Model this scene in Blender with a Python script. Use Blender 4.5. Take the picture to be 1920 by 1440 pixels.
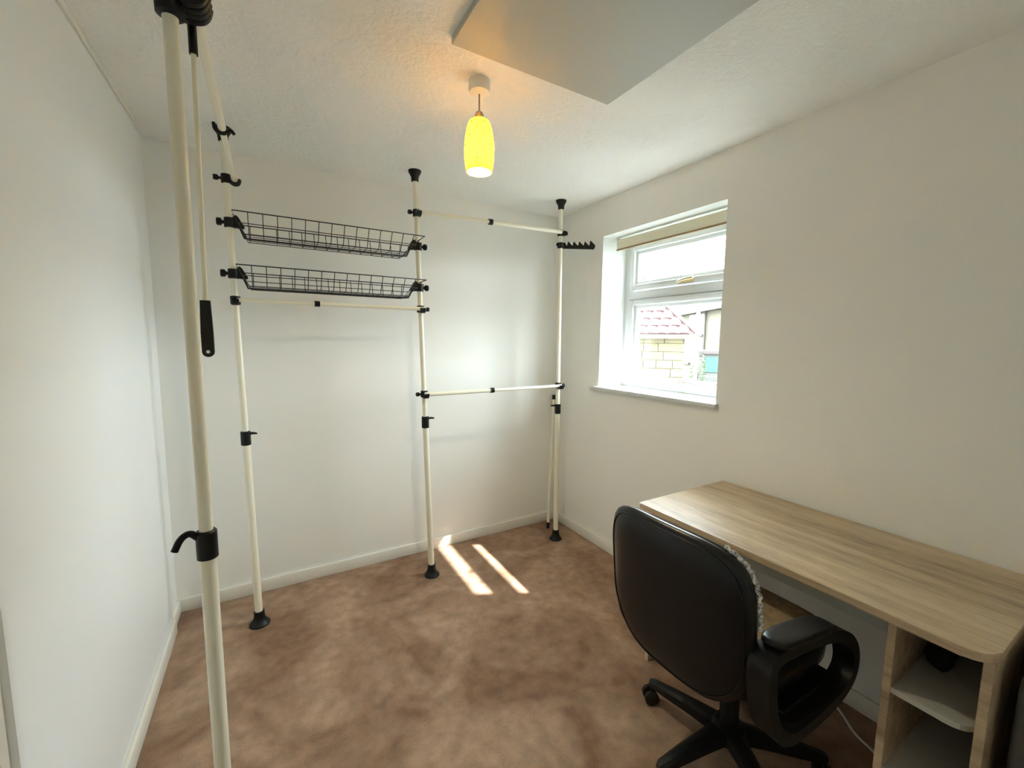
import bpy, bmesh, math, random
from mathutils import Vector, Matrix, noise
random.seed(7)
PI = math.pi
sc = bpy.context.scene
for o in list(bpy.data.objects):
    bpy.data.objects.remove(o)

# ------------------------------------------------------------------ camera
H = 2.35                      # ceiling height
XR, YB, XL = 1.938, 2.630, -0.461   # right wall, back wall, left wall
YN = -0.40                    # wall behind the camera
cd = bpy.data.cameras.new('camera')
cd.sensor_fit = 'HORIZONTAL'; cd.sensor_width = 36.0
cd.lens = 780.36 * 36.0 / 1920.0
cd.clip_start = 0.02; cd.clip_end = 300
cam = bpy.data.objects.new('camera', cd)
sc.collection.objects.link(cam)
_rt = Vector((0.865005, -0.501671, 0.009611)); _up = Vector((0.044077, 0.095053, 0.994496)); _fw = Vector((0.499823, 0.859821, -0.104334))
M = Matrix.Identity(4)
for r in range(3):
    M[r][0] = _rt[r]; M[r][1] = _up[r]; M[r][2] = -_fw[r]
M[0][3], M[1][3], M[2][3] = 0.0, 0.0, 1.429
cam.matrix_world = M
sc.camera = cam

# ------------------------------------------------------------------ sky, sun, exposure
SKY, SUN = 17.3, 18.0
w = bpy.data.worlds.new('sky'); sc.world = w; w.use_nodes = True
bg = w.node_tree.nodes['Background']
bg.inputs[0].default_value = (0.88, 0.99, 1.06, 1); bg.inputs[1].default_value = SKY
sl = bpy.data.lights.new('sun', 'SUN'); sl.energy = SUN; sl.angle = math.radians(1.0); sl.color = (1.0, 0.975, 0.93)
so = bpy.data.objects.new('sun', sl); sc.collection.objects.link(so)
so.rotation_euler = Vector((-0.62, 0.312, -1.0)).to_track_quat('-Z', 'Y').to_euler()
so.location = (8, -4, 12)
pl = bpy.data.lights.new('window_portal', 'AREA'); pl.shape = 'RECTANGLE'; pl.size = 0.87; pl.size_y = 1.0
pl.cycles.is_portal = True
po = bpy.data.objects.new('window_portal', pl); sc.collection.objects.link(po)
po.location = (2.235, 1.717, 1.62); po.rotation_euler = Vector((-1, 0, 0)).to_track_quat('-Z', 'Z').to_euler()
vs = sc.view_settings
vs.view_transform = 'Standard'; vs.look = 'None'; vs.gamma = 1.0; vs.use_curve_mapping = False
vs.exposure = 0.96
cy = sc.cycles
cy.use_denoising = True; cy.max_bounces = 14; cy.diffuse_bounces = 10; cy.glossy_bounces = 4
cy.transparent_max_bounces = 12; cy.caustics_reflective = False; cy.caustics_refractive = False
cy.sample_clamp_indirect = 8.0

# ------------------------------------------------------------------ materials
def mat(name, col, rough=0.5, metal=0.0, spec=0.5, bump=None, var=None, coat=0.0, emit=None, estr=0.0):
    """col linear rgb; bump=(scale, strength, distance, detail); var=(scale, amount, detail)"""
    m = bpy.data.materials.new(name); m.use_nodes = True
    nt = m.node_tree; b = nt.nodes['Principled BSDF']
    b.inputs['Base Color'].default_value = (*col, 1); b.inputs['Roughness'].default_value = rough
    b.inputs['Metallic'].default_value = metal; b.inputs['Specular IOR Level'].default_value = spec
    b.inputs['Coat Weight'].default_value = coat
    if emit: 
        b.inputs['Emission Color'].default_value = (*emit, 1); b.inputs['Emission Strength'].default_value = estr
    tc = nt.nodes.new('ShaderNodeTexCoord')
    if bump:
        n = nt.nodes.new('ShaderNodeTexNoise'); n.inputs['Scale'].default_value = bump[0]
        n.inputs['Detail'].default_value = bump[3] if len(bump) > 3 else 3
        bp = nt.nodes.new('ShaderNodeBump'); bp.inputs['Strength'].default_value = bump[1]; bp.inputs['Distance'].default_value = bump[2]
        nt.links.new(tc.outputs['Object'], n.inputs['Vector']); nt.links.new(n.outputs['Fac'], bp.inputs['Height'])
        nt.links.new(bp.outputs['Normal'], b.inputs['Normal'])
    if var:
        n2 = nt.nodes.new('ShaderNodeTexNoise'); n2.inputs['Scale'].default_value = var[0]
        n2.inputs['Detail'].default_value = var[2] if len(var) > 2 else 2
        cr = nt.nodes.new('ShaderNodeValToRGB')
        cr.color_ramp.elements[0].position = 0.3; cr.color_ramp.elements[1].position = 0.7
        cr.color_ramp.elements[0].color = (*[c * (1 - var[1]) for c in col], 1)
        cr.color_ramp.elements[1].color = (*[min(1, c * (1 + var[1])) for c in col], 1)
        nt.links.new(tc.outputs['Object'], n2.inputs['Vector']); nt.links.new(n2.outputs['Fac'], cr.inputs['Fac'])
        nt.links.new(cr.outputs['Color'], b.inputs['Base Color'])
    return m

MAT = {}
MAT['wall'] = mat('wall_paint', (0.86, 0.865, 0.835), 0.55, spec=0.3, bump=(60, 0.05, 0.002, 3), var=(1.3, 0.02))
MAT['wall_left'] = mat('wall_left_paint', (0.86, 0.88, 0.885), 0.42, spec=0.35, bump=(2.2, 0.12, 0.01, 2), var=(1.1, 0.02))
MAT['white_paint'] = mat('white_gloss_paint', (0.82, 0.81, 0.75), 0.35, bump=(30, 0.03, 0.001))
MAT['upvc'] = mat('white_upvc', (0.66, 0.68, 0.68), 0.3)
MAT['reveal'] = mat('white_reveal_paint', (0.80, 0.82, 0.80), 0.5)
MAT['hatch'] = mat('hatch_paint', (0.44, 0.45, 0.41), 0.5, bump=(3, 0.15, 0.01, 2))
MAT['pole'] = mat('cream_pole', (0.83, 0.80, 0.66), 0.28, spec=0.5, coat=0.2)
MAT['black'] = mat('black_plastic', (0.006, 0.006, 0.006), 0.42, spec=0.28)
MAT['wire'] = mat('black_wire', (0.02, 0.02, 0.022), 0.35, metal=0.3)
MAT['leather'] = mat('black_leather', (0.005, 0.005, 0.0055), 0.32, spec=0.34, bump=(180, 0.1, 0.001, 3))
MAT['cover'] = mat('beige_cover', (0.33, 0.25, 0.15), 0.85, bump=(120, 0.3, 0.002), var=(40, 0.25))
MAT['lace'] = mat('white_lace', (0.62, 0.60, 0.53), 0.7, var=(160, 0.9, 3))
MAT['chrome'] = mat('chrome', (0.6, 0.6, 0.6), 0.25, metal=1.0)
MAT['brass'] = mat('brass', (0.50, 0.42, 0.27), 0.4, metal=0.8)
MAT['melamine'] = mat('grey_melamine', (0.52, 0.52, 0.48), 0.45)
MAT['rail_grey'] = mat('grey_rail', (0.36, 0.38, 0.37), 0.4)
MAT['cable'] = mat('white_cable', (0.7, 0.68, 0.64), 0.5)
MAT['plastic'] = mat('dark_grey_plastic', (0.09, 0.09, 0.09), 0.25, bump=(9, 0.5, 0.02, 3))
MAT['blind'] = mat('blind_fabric', (0.74, 0.72, 0.57), 0.85, bump=(200, 0.15, 0.001))
MAT['hem'] = mat('blind_hem', (0.30, 0.20, 0.10), 0.6)
MAT['white_plastic'] = mat('white_plastic', (0.80, 0.78, 0.72), 0.4)
MAT['cord'] = mat('lamp_cord', (0.32, 0.28, 0.2), 0.5)
MAT['holder'] = mat('lamp_holder', (0.42, 0.34, 0.22), 0.4)
MAT['bulb'] = mat('warm_bulb', (1, 1, 1), 0.4, emit=(1.0, 0.88, 0.66), estr=560.0)
MAT['stud'] = mat('shade_stud', (0.35, 0.27, 0.08), 0.4)

def wood_mat():
    m = bpy.data.materials.new('sonoma_oak'); m.use_nodes = True
    nt = m.node_tree; b = nt.nodes['Principled BSDF']; L = nt.links.new
    b.inputs['Roughness'].default_value = 0.40; b.inputs['Specular IOR Level'].default_value = 0.6
    tc = nt.nodes.new('ShaderNodeTexCoord')
    def noi(sx, sy, sz, scale, detail, rough=.55, dist=0.0):
        mp = nt.nodes.new('ShaderNodeMapping'); mp.inputs['Scale'].default_value = (sx, sy, sz)
        n = nt.nodes.new('ShaderNodeTexNoise'); n.inputs['Scale'].default_value = scale; n.inputs['Detail'].default_value = detail
        n.inputs['Roughness'].default_value = rough; n.inputs['Distortion'].default_value = dist
        L(tc.outputs['Object'], mp.inputs['Vector']); L(mp.outputs['Vector'], n.inputs['Vector']); return n
    n1 = noi(1, 0.06, 1, 22, 6, .6, .3)       # long streaks
    n2 = noi(1, 0.16, 1, 90, 3)        # fine fibres
    n3 = noi(1, 0.10, 1, 6, 2)         # broad boards of tone
    cr = nt.nodes.new('ShaderNodeValToRGB'); e = cr.color_ramp.elements
    e[0].position = 0.37; e[0].color = (0.265, 0.185, 0.115, 1)
    e[1].position = 0.62; e[1].color = (0.66, 0.53, 0.37, 1)
    x = e.new(0.49); x.color = (0.48, 0.365, 0.24, 1)
    mx = nt.nodes.new('ShaderNodeMix'); mx.data_type = 'FLOAT'; mx.inputs['Factor'].default_value = 0.30
    mx2 = nt.nodes.new('ShaderNodeMix'); mx2.data_type = 'FLOAT'; mx2.inputs['Factor'].default_value = 0.35
    L(n1.outputs['Fac'], mx.inputs['A']); L(n2.outputs['Fac'], mx.inputs['B'])
    L(mx.outputs['Result'], mx2.inputs['A']); L(n3.outputs['Fac'], mx2.inputs['B'])
    L(mx2.outputs['Result'], cr.inputs['Fac']); L(cr.outputs['Color'], b.inputs['Base Color'])
    bp = nt.nodes.new('ShaderNodeBump'); bp.inputs['Strength'].default_value = 0.08; bp.inputs['Distance'].default_value = 0.002
    L(n2.outputs['Fac'], bp.inputs['Height']); L(bp.outputs['Normal'], b.inputs['Normal'])
    return m
MAT['wood'] = wood_mat()

def carpet_mat():
    m = bpy.data.materials.new('brown_carpet'); m.use_nodes = True
    nt = m.node_tree; b = nt.nodes['Principled BSDF']; L = nt.links.new
    b.inputs['Roughness'].default_value = 0.95; b.inputs['Specular IOR Level'].default_value = 0.1
    b.inputs['Sheen Weight'].default_value = 0.25; b.inputs['Sheen Roughness'].default_value = 0.5
    b.inputs['Sheen Tint'].default_value = (0.8, 0.6, 0.5, 1)
    tc = nt.nodes.new('ShaderNodeTexCoord')
    n1 = nt.nodes.new('ShaderNodeTexNoise'); n1.inputs['Scale'].default_value = 2.6; n1.inputs['Detail'].default_value = 4; n1.inputs['Distortion'].default_value = 1.1
    n2 = nt.nodes.new('ShaderNodeTexNoise'); n2.inputs['Scale'].default_value = 240; n2.inputs['Detail'].default_value = 2
    n4 = nt.nodes.new('ShaderNodeTexNoise'); n4.inputs['Scale'].default_value = 17; n4.inputs['Detail'].default_value = 4
    for n in (n1, n2, n4): L(tc.outputs['Object'], n.inputs['Vector'])
    cr = nt.nodes.new('ShaderNodeValToRGB'); e = cr.color_ramp.elements
    e[0].position = 0.36; e[0].color = (0.225, 0.134, 0.085, 1)
    e[1].position = 0.64; e[1].color = (0.385, 0.262, 0.184, 1)
    L(n1.outputs['Fac'], cr.inputs['Fac'])
    cr2 = nt.nodes.new('ShaderNodeValToRGB'); e = cr2.color_ramp.elements
    e[0].position = 0.36; e[0].color = (0.74, 0.74, 0.74, 1); e[1].position = 0.64; e[1].color = (1.24, 1.24, 1.24, 1)
    mf = nt.nodes.new('ShaderNodeMix'); mf.data_type = 'FLOAT'; mf.inputs['Factor'].default_value = 0.55
    L(n2.outputs['Fac'], mf.inputs['A']); L(n4.outputs['Fac'], mf.inputs['B']); L(mf.outputs['Result'], cr2.inputs['Fac'])
    mx = nt.nodes.new('ShaderNodeMix'); mx.data_type = 'RGBA'; mx.blend_type = 'MULTIPLY'; mx.inputs['Factor'].default_value = 1.0
    L(cr.outputs['Color'], mx.inputs['A']); L(cr2.outputs['Color'], mx.inputs['B']); L(mx.outputs['Result'], b.inputs['Base Color'])
    bp = nt.nodes.new('ShaderNodeBump'); bp.inputs['Strength'].default_value = 0.5; bp.inputs['Distance'].default_value = 0.006
    ad = nt.nodes.new('ShaderNodeMath'); ad.operation = 'ADD'
    L(n1.outputs['Fac'], ad.inputs[0]); L(mf.outputs['Result'], ad.inputs[1])
    L(ad.outputs['Value'], bp.inputs['Height']); L(bp.outputs['Normal'], b.inputs['Normal'])
    return m
MAT['carpet'] = carpet_mat()

def artex_mat():
    m = bpy.data.materials.new('artex_ceiling'); m.use_nodes = True
    nt = m.node_tree; b = nt.nodes['Principled BSDF']; L = nt.links.new
    b.inputs['Base Color'].default_value = (0.91, 0.91, 0.875, 1); b.inputs['Roughness'].default_value = 0.6
    tc = nt.nodes.new('ShaderNodeTexCoord')
    n = nt.nodes.new('ShaderNodeTexNoise'); n.inputs['Scale'].default_value = 22; n.inputs['Detail'].default_value = 5; n.inputs['Roughness'].default_value = 0.65; n.inputs['Distortion'].default_value = 1.5
    v = nt.nodes.new('ShaderNodeTexNoise'); v.inputs['Scale'].default_value = 3.0; v.inputs['Detail'].default_value = 2
    L(tc.outputs['Object'], n.inputs['Vector']); L(tc.outputs['Object'], v.inputs['Vector'])
    cr = nt.nodes.new('ShaderNodeValToRGB'); cr.color_ramp.elements[0].position = 0.42; cr.color_ramp.elements[1].position = 0.62
    L(n.outputs['Fac'], cr.inputs['Fac'])
    bp = nt.nodes.new('ShaderNodeBump'); bp.inputs['Distance'].default_value = 0.007
    mr = nt.nodes.new('ShaderNodeMapRange'); mr.inputs['From Min'].default_value = 0.35; mr.inputs['From Max'].default_value = 0.65
    mr.inputs['To Min'].default_value = 0.30; mr.inputs['To Max'].default_value = 0.60
    L(v.outputs['Fac'], mr.inputs['Value']); L(mr.outputs['Result'], bp.inputs['Strength'])
    L(cr.outputs['Color'], bp.inputs['Height']); L(bp.outputs['Normal'], b.inputs['Normal'])
    return m
MAT['artex'] = artex_mat()

def glass_mat():
    m = bpy.data.materials.new('window_glass'); m.use_nodes = True
    nt = m.node_tree; L = nt.links.new
    nt.nodes.remove(nt.nodes['Principled BSDF']); out = nt.nodes['Material Output']
    t = nt.nodes.new('ShaderNodeBsdfTransparent'); t.inputs[0].default_value = (0.93, 0.95, 0.94, 1)
    g = nt.nodes.new('ShaderNodeBsdfGlossy'); g.inputs['Roughness'].default_value = 0.02
    mx = nt.nodes.new('ShaderNodeMixShader'); mx.inputs[0].default_value = 0.06
    L(t.outputs[0], mx.inputs[1]); L(g.outputs[0], mx.inputs[2]); L(mx.outputs[0], out.inputs['Surface'])
    return m
MAT['glass'] = glass_mat()

def shade_mat():
    m = bpy.data.materials.new('yellow_shade_glass'); m.use_nodes = True
    nt = m.node_tree; L = nt.links.new
    nt.nodes.remove(nt.nodes['Principled BSDF']); out = nt.nodes['Material Output']
    t = nt.nodes.new('ShaderNodeBsdfTranslucent'); t.inputs[0].default_value = (0.82, 0.64, 0.16, 1)
    d = nt.nodes.new('ShaderNodeBsdfDiffuse'); d.inputs[0].default_value = (0.84, 0.70, 0.26, 1)
    mx = nt.nodes.new('ShaderNodeMixShader'); mx.inputs[0].default_value = 0.5
    L(t.outputs[0], mx.inputs[1]); L(d.outputs[0], mx.inputs[2]); L(mx.outputs[0], out.inputs['Surface'])
    return m
MAT['shade'] = shade_mat()

# ------------------------------------------------------------------ mesh helpers
def box(bm, x0, x1, y0, y1, z0, z1, bev=0.0, seg=2):
    vs_ = [bm.verts.new((x, y, z)) for x in (x0, x1) for y in (y0, y1) for z in (z0, z1)]
    idx = [(0, 1, 3, 2), (4, 6, 7, 5), (0, 4, 5, 1), (2, 3, 7, 6), (0, 2, 6, 4), (1, 5, 7, 3)]
    fs = [bm.faces.new([vs_[i] for i in f]) for f in idx]
    if bev > 0:
        es = list({e for f in fs for e in f.edges})
        bmesh.ops.bevel(bm, geom=es, offset=bev, segments=seg, affect='EDGES', profile=0.5)
    return vs_

def tube(bm, pts, r, seg=12, closed=False, cap=True):
    pts = [Vector(p) for p in pts]; n = len(pts)
    rs = r if isinstance(r, (list, tuple)) else [r] * n
    t0 = (pts[1] - pts[0]).normalized()
    ref = Vector((0, 0, 1)) if abs(t0.z) < 0.9 else Vector((1, 0, 0))
    nrm = (ref - t0 * ref.dot(t0)).normalized()
    rings = []
    for i in range(n):
        if closed: t = (pts[(i + 1) % n] - pts[i - 1]).normalized()
        elif i == 0: t = (pts[1] - pts[0]).normalized()
        elif i == n - 1: t = (pts[-1] - pts[-2]).normalized()
        else: t = ((pts[i + 1] - pts[i]).normalized() + (pts[i] - pts[i - 1]).normalized()).normalized()
        nrm = (nrm - t * nrm.dot(t)).normalized(); bi = t.cross(nrm)
        rings.append([bm.verts.new(pts[i] + (nrm * math.cos(a) + bi * math.sin(a)) * rs[i]) for a in [2 * PI * k / seg for k in range(seg)]])
    m = n if closed else n - 1
    for i in range(m):
        a, b = rings[i], rings[(i + 1) % n]
        for k in range(seg):
            bm.faces.new((a[k], a[(k + 1) % seg], b[(k + 1) % seg], b[k]))
    if cap and not closed:
        bm.faces.new(rings[0][::-1]); bm.faces.new(rings[-1])

def lathe(bm, prof, c=(0, 0, 0), seg=28, ax='z', cap0=True, cap1=True):
    rings = []
    for r, h in prof:
        ring = []
        for k in range(seg):
            a = 2 * PI * k / seg; u, v = r * math.cos(a), r * math.sin(a)
            p = {'z': (u, v, h), 'x': (h, u, v), 'y': (u, h, v)}[ax]
            ring.append(bm.verts.new((c[0] + p[0], c[1] + p[1], c[2] + p[2])))
        rings.append(ring)
    for a, b in zip(rings, rings[1:]):
        for k in range(seg): bm.faces.new((a[k], a[(k + 1) % seg], b[(k + 1) % seg], b[k]))
    if cap0: bm.faces.new(rings[0][::-1])
    if cap1: bm.faces.new(rings[-1])

def prism(bm, poly, h0, h1, ax='z'):
    """poly in the plane normal to ax, extruded h0..h1. ax z:(x,y) y:(x,z) x:(y,z)"""
    def P(p, h): return {'z': (p[0], p[1], h), 'y': (p[0], h, p[1]), 'x': (h, p[0], p[1])}[ax]
    a = [bm.verts.new(P(p, h0)) for p in poly]; b = [bm.verts.new(P(p, h1)) for p in poly]
    n = len(poly)
    bm.faces.new(a[::-1]); bm.faces.new(b)
    for i in range(n): bm.faces.new((a[i], a[(i + 1) % n], b[(i + 1) % n], b[i]))

def ribbon(bm, path, y0, y1, th, closed=False):
    """band in the x-z plane with thickness th, wide from y0 to y1"""
    n = len(path); P = [Vector((p[0], p[1])) for p in path]; rings = []
    for i in range(n):
        if closed: t = P[(i + 1) % n] - P[i - 1]
        else: t = P[min(i + 1, n - 1)] - P[max(i - 1, 0)]
        t.normalize(); nr = Vector((-t.y, t.x)) * th / 2
        a, b = P[i] + nr, P[i] - nr
        rings.append([bm.verts.new((a.x, y0, a.y)), bm.verts.new((a.x, y1, a.y)), bm.verts.new((b.x, y1, b.y)), bm.verts.new((b.x, y0, b.y))])
    for i in range(n if closed else n - 1):
        a, b = rings[i], rings[(i + 1) % n]
        for k in range(4): bm.faces.new((a[k], a[(k + 1) % 4], b[(k + 1) % 4], b[k]))
    if not closed: bm.faces.new(rings[0][::-1]); bm.faces.new(rings[-1])

def smooth_path(pts, it=3, closed=False):
    P = [Vector(p) for p in pts]
    for _ in range(it):
        Q = []; n = len(P)
        rng = range(n) if closed else range(n - 1)
        if not closed: Q.append(P[0])
        for i in rng:
            a, b = P[i], P[(i + 1) % n]; Q += [a * .75 + b * .25, a * .25 + b * .75]
        if not closed: Q.append(P[-1])
        P = Q
    return P

def superell(bm, c, h, e=4.0, nu=40, nv=20, fn=None):
    """rounded cushion: |x/a|^e+|y/b|^e+|z/c|^e=1"""
    def sp(v, p): return math.copysign(abs(v) ** p, v)
    rings = []
    for j in range(1, nv):
        ph = -PI / 2 + PI * j / nv; ring = []
        for i in range(nu):
            th = 2 * PI * i / nu
            x = sp(math.cos(ph), 2 / e) * sp(math.cos(th), 2 / e); y = sp(math.cos(ph), 2 / e) * sp(math.sin(th), 2 / e); z = sp(math.sin(ph), 2 / e)
            p = Vector((c[0] + h[0] * x, c[1] + h[1] * y, c[2] + h[2] * z))
            ring.append(bm.verts.new(fn(p) if fn else p))
        rings.append(ring)
    b = Vector((c[0], c[1], c[2] - h[2])); t = Vector((c[0], c[1], c[2] + h[2]))
    vb = bm.verts.new(fn(b) if fn else b); vt = bm.verts.new(fn(t) if fn else t)
    for a, d in zip(rings, rings[1:]):
        for k in range(nu): bm.faces.new((a[k], a[(k + 1) % nu], d[(k + 1) % nu], d[k]))
    for k in range(nu):
        bm.faces.new((vb, rings[0][(k + 1) % nu], rings[0][k])); bm.faces.new((vt, rings[-1][k], rings[-1][(k + 1) % nu]))

def props(o, label=None, cat=None, group=None, kind=None):
    if label: o['label'] = label
    if cat: o['category'] = cat
    if group: o['group'] = group
    if kind: o['kind'] = kind
    return o

def obj(name, bm, m, parent=None, smooth=None, label=None):
    bmesh.ops.recalc_face_normals(bm, faces=bm.faces)
    me = bpy.data.meshes.new(name); bm.to_mesh(me); bm.free()
    me.materials.append(MAT[m] if isinstance(m, str) else m)
    if smooth:
        me.polygons.foreach_set('use_smooth', [True] * len(me.polygons))
        if smooth is not True: me.set_sharp_from_angle(angle=math.radians(smooth))
    o = bpy.data.objects.new(name, me); sc.collection.objects.link(o)
    if parent:
        o.parent = parent; o.matrix_parent_inverse = world_of(parent).inverted()
    if label: o['label'] = label
    return o

def world_of(o):
    M_ = o.matrix_basis.copy()
    if o.parent: M_ = world_of(o.parent) @ o.matrix_parent_inverse @ M_
    return M_

def thing(name, loc, label, cat, group=None, kind=None):
    o = bpy.data.objects.new(name, None); sc.collection.objects.link(o)
    o.empty_display_size = 0.05; o.location = loc
    return props(o, label, cat, group, kind)

def B(): return bmesh.new()

# ------------------------------------------------------------------ room shell
XO = 2.24                     # outer face of the window wall
WY0, WY1, WZ0, WZ1 = 1.280, 2.156, 1.105, 2.120
b = B(); box(b, XL - .3, XO, YN - .2, YB + .2, -0.12, 0.0)
props(obj('floor', b, 'carpet'), 'brown cut pile carpet with brushed darker patches', 'floor', kind='structure')
b = B(); box(b, XL - .3, XO, YN - .2, YB + .2, H, H + .15)
props(obj('ceiling', b, 'artex'), 'white ceiling with rough swirled textured coating', 'ceiling', kind='structure')
b = B(); box(b, XL - .3, XO, YB, YB + .2, 0, H)
props(obj('wall_back', b, 'wall'), 'plain off-white wall behind the clothes rail poles', 'wall', kind='structure')
b = B(); box(b, XL - .3, XO, YN - .2, YN, 0, H)
props(obj('wall_near', b, 'wall'), 'plain off-white wall behind the camera', 'wall', kind='structure')
b = B()
box(b, XR, XO, YN, WY0, 0, H); box(b, XR, XO, WY1, YB, 0, H)
box(b, XR, XO, WY0, WY1, 0, WZ0); box(b, XR, XO, WY0, WY1, WZ1, H)
props(obj('wall_right', b, 'wall'), 'off-white wall with the deep set window above the desk', 'wall', kind='structure')
# white painted lining of the window recess
wr = thing('trim_1', (XR, 1.717, WZ0), 'white painted lining of the window recess', 'trim', kind='structure')
b = B(); box(b, XR + .0005, 2.15, WY1 - .004, WY1, WZ0, WZ1); obj('recess_side', b, 'reveal', wr)
b = B(); box(b, XR + .0005, 2.15, WY0, WY0 + .004, WZ0, WZ1); obj('recess_side', b, 'reveal', wr)
b = B(); box(b, XR + .0005, 2.15, WY0 + .004, WY1 - .004, WZ1 - .004, WZ1); obj('recess_head', b, 'reveal', wr)
# left wall: proud boarded part, slightly recessed corner strip, door opening towards the camera
YJ, YS = 1.120, 2.440
b = B()
box(b, XL - .14, XL, YJ, YS, 0, H); box(b, XL - .14, XL - .014, YS, YB, 0, H)
box(b, XL - .14, XL, YN, 0.28, 0, H); box(b, XL - .14, XL, 0.28, YJ, 2.02, H)
props(obj('wall_left', b, 'wall_left'), 'smooth white wall on the left beside the nearest pole', 'wall', kind='structure')
dr = thing('door_1', (XL - .1, .7, 0), 'white door set back in the left wall', 'door', kind='structure')
b = B(); box(b, XL - .10, XL - .06, 0.31, YJ - .03, 0.006, 1.99, .003); obj('door_leaf', b, 'white_paint', dr)
b = B(); box(b, XL - .13, XL - .012, YJ - .03, YJ, 0, 2.02); box(b, XL - .13, XL - .012, .28, .31, 0, 2.02); box(b, XL - .13, XL - .012, .31, YJ - .03, 1.99, 2.02)
obj('door_frame', b, 'white_paint', dr)
b = B(); box(b, XL - .055, XL - .03, YJ - .034, YJ - .03, .84, .93, .001); obj('latch_plate', b, 'chrome', dr, label='dark metal latch plate')
# top bead on the left wall
b = B(); box(b, XL, XL + .012, YJ - .8, YS, H - .016, H, .004)
props(obj('trim_2', b, 'white_paint', smooth=40), 'thin white bead along the top of the left wall', 'trim', kind='structure')
# skirting boards
SKH, SKT = 0.072, 0.014
def skirt(name, lo, hi, label):
    b = B(); box(b, *lo, *hi, 0, SKH, .004)
    props(obj(name, b, 'white_paint', smooth=40), label, 'baseboard', kind='structure')
skirt('baseboard_back', (XL - .014, XR), (YB - SKT, YB), 'white skirting board along the back wall')
skirt('baseboard_right', (XR - SKT, XR), (YN, YB - SKT), 'white skirting board below the window and desk')
skirt('baseboard_left', (XL, XL + SKT), (YJ, YS), 'white skirting board along the left wall')
skirt('baseboard_corner', (XL - .014, XL + .002), (YS, YB - SKT), 'short white skirting board in the far left corner')

# ------------------------------------------------------------------ loft hatch
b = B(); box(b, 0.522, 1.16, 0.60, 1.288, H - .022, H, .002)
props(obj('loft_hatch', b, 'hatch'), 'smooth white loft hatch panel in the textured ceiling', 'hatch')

# ------------------------------------------------------------------ window
FX0, FX1 = 2.150, 2.215
win = thing('window_1', (2.18, 1.717, WZ0), 'white plastic framed window with two panes', 'window', kind='structure')
def frame(bm, y0, y1, z0, z1, t, x0, x1, bev=.004):
    box(bm, x0, x1, y0, y0 + t, z0, z1, bev); box(bm, x0, x1, y1 - t, y1, z0, z1, bev)
    box(bm, x0, x1, y0 + t * .98, y1 - t * .98, z0, z0 + t, bev); box(bm, x0, x1, y0 + t * .98, y1 - t * .98, z1 - t, z1, bev)
b = B(); frame(b, WY0, WY1, WZ0 - .008, WZ1, .052, FX0, FX1); obj('outer_frame', b, 'upvc', win, smooth=40)
b = B(); box(b, FX0 + .001, FX1, WY0 + .05, WY1 - .05, 1.712, 1.766, .004); obj('transom', b, 'upvc', win, smooth=40)
def sash(z0, z1, hz, lab):
    b = B(); frame(b, WY0 + .050, WY1 - .050, z0, z1, .036, FX0 - .006, FX1 - .01, .006)
    s = obj('sash', b, 'upvc', win, smooth=40, label=lab)
    b = B(); frame(b, WY0 + .084, WY1 - .084, z0 + .034, z1 - .034, .024, FX0 + .014, FX1 - .016, .004); obj('glazing_bead', b, 'upvc', s, smooth=40)
    b = B(); box(b, 2.184, 2.190, WY0 + .09, WY1 - .09, z0 + .04, z1 - .04); obj('pane', b, 'glass', s)
    # brass espagnolette handle
    b = B(); yc = 1.66
    box(b, FX0 - .012, FX0 - .005, yc - .055, yc + .055, hz - .012, hz + .012, .003)
    tube(b, [(FX0 - .012, yc + .02, hz), (FX0 - .036, yc + .02, hz)], .009, 12)
    tube(b, smooth_path([(FX0 - .036, yc + .035, hz - .006), (FX0 - .040, yc + .02, hz - .003), (FX0 - .044, yc - .02, hz + .006), (FX0 - .042, yc - .075, hz + .010)], 2), .0075, 10)
    obj('handle', b, 'brass', s, smooth=40, label='brass window handle')
sash(1.772, 2.066, 1.789, 'upper opening sash')
sash(1.142, 1.708, 1.180, 'lower sash')
b = B()
box(b, FX0 - .022, FX0, 1.45, 2.0, 2.074, 2.098, .003)
obj('trickle_vent', b, 'upvc', win)
b = B()
for k in range(18): box(b, FX0 - .0235, FX0 - .0215, 1.47 + k * .029, 1.488 + k * .029, 2.080, 2.090)
obj('vent_slot', b, 'black', win)
b = B(); box(b, XR - .030, 2.155, 1.268, 2.214, 1.096, 1.122, .006)
props(obj('window_sill', b, 'upvc', smooth=40), 'white window sill board jutting from the wall', 'window sill')

# roller blind
bl = thing('roller_blind', (2.03, 1.72, 2.03), 'rolled up beige roller blind with brown hem at the window head', 'blind')
RB0, RB1 = 1.295, 2.118
b = B(); lathe(b, [(.021, RB0), (.021, RB1)], (2.052, 0, 2.083), 24, 'y'); obj('fabric_roll', b, 'blind', bl, smooth=40)
b = B(); box(b, 2.029, 2.032, RB0, RB1, 2.036, 2.086); obj('fabric_drop', b, 'blind', bl)
b = B(); box(b, 2.0245, 2.0365, RB0, RB1, 2.026, 2.037, .002); obj('hem_bar', b, 'hem', bl, label='brown hem bar of the blind')
for yy in (RB0 - .012, RB1 + .002):
    b = B(); box(b, 2.035, 2.07, yy, yy + .010, 2.065, 2.116, .002); obj('bracket', b, 'white_plastic', bl)

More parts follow.
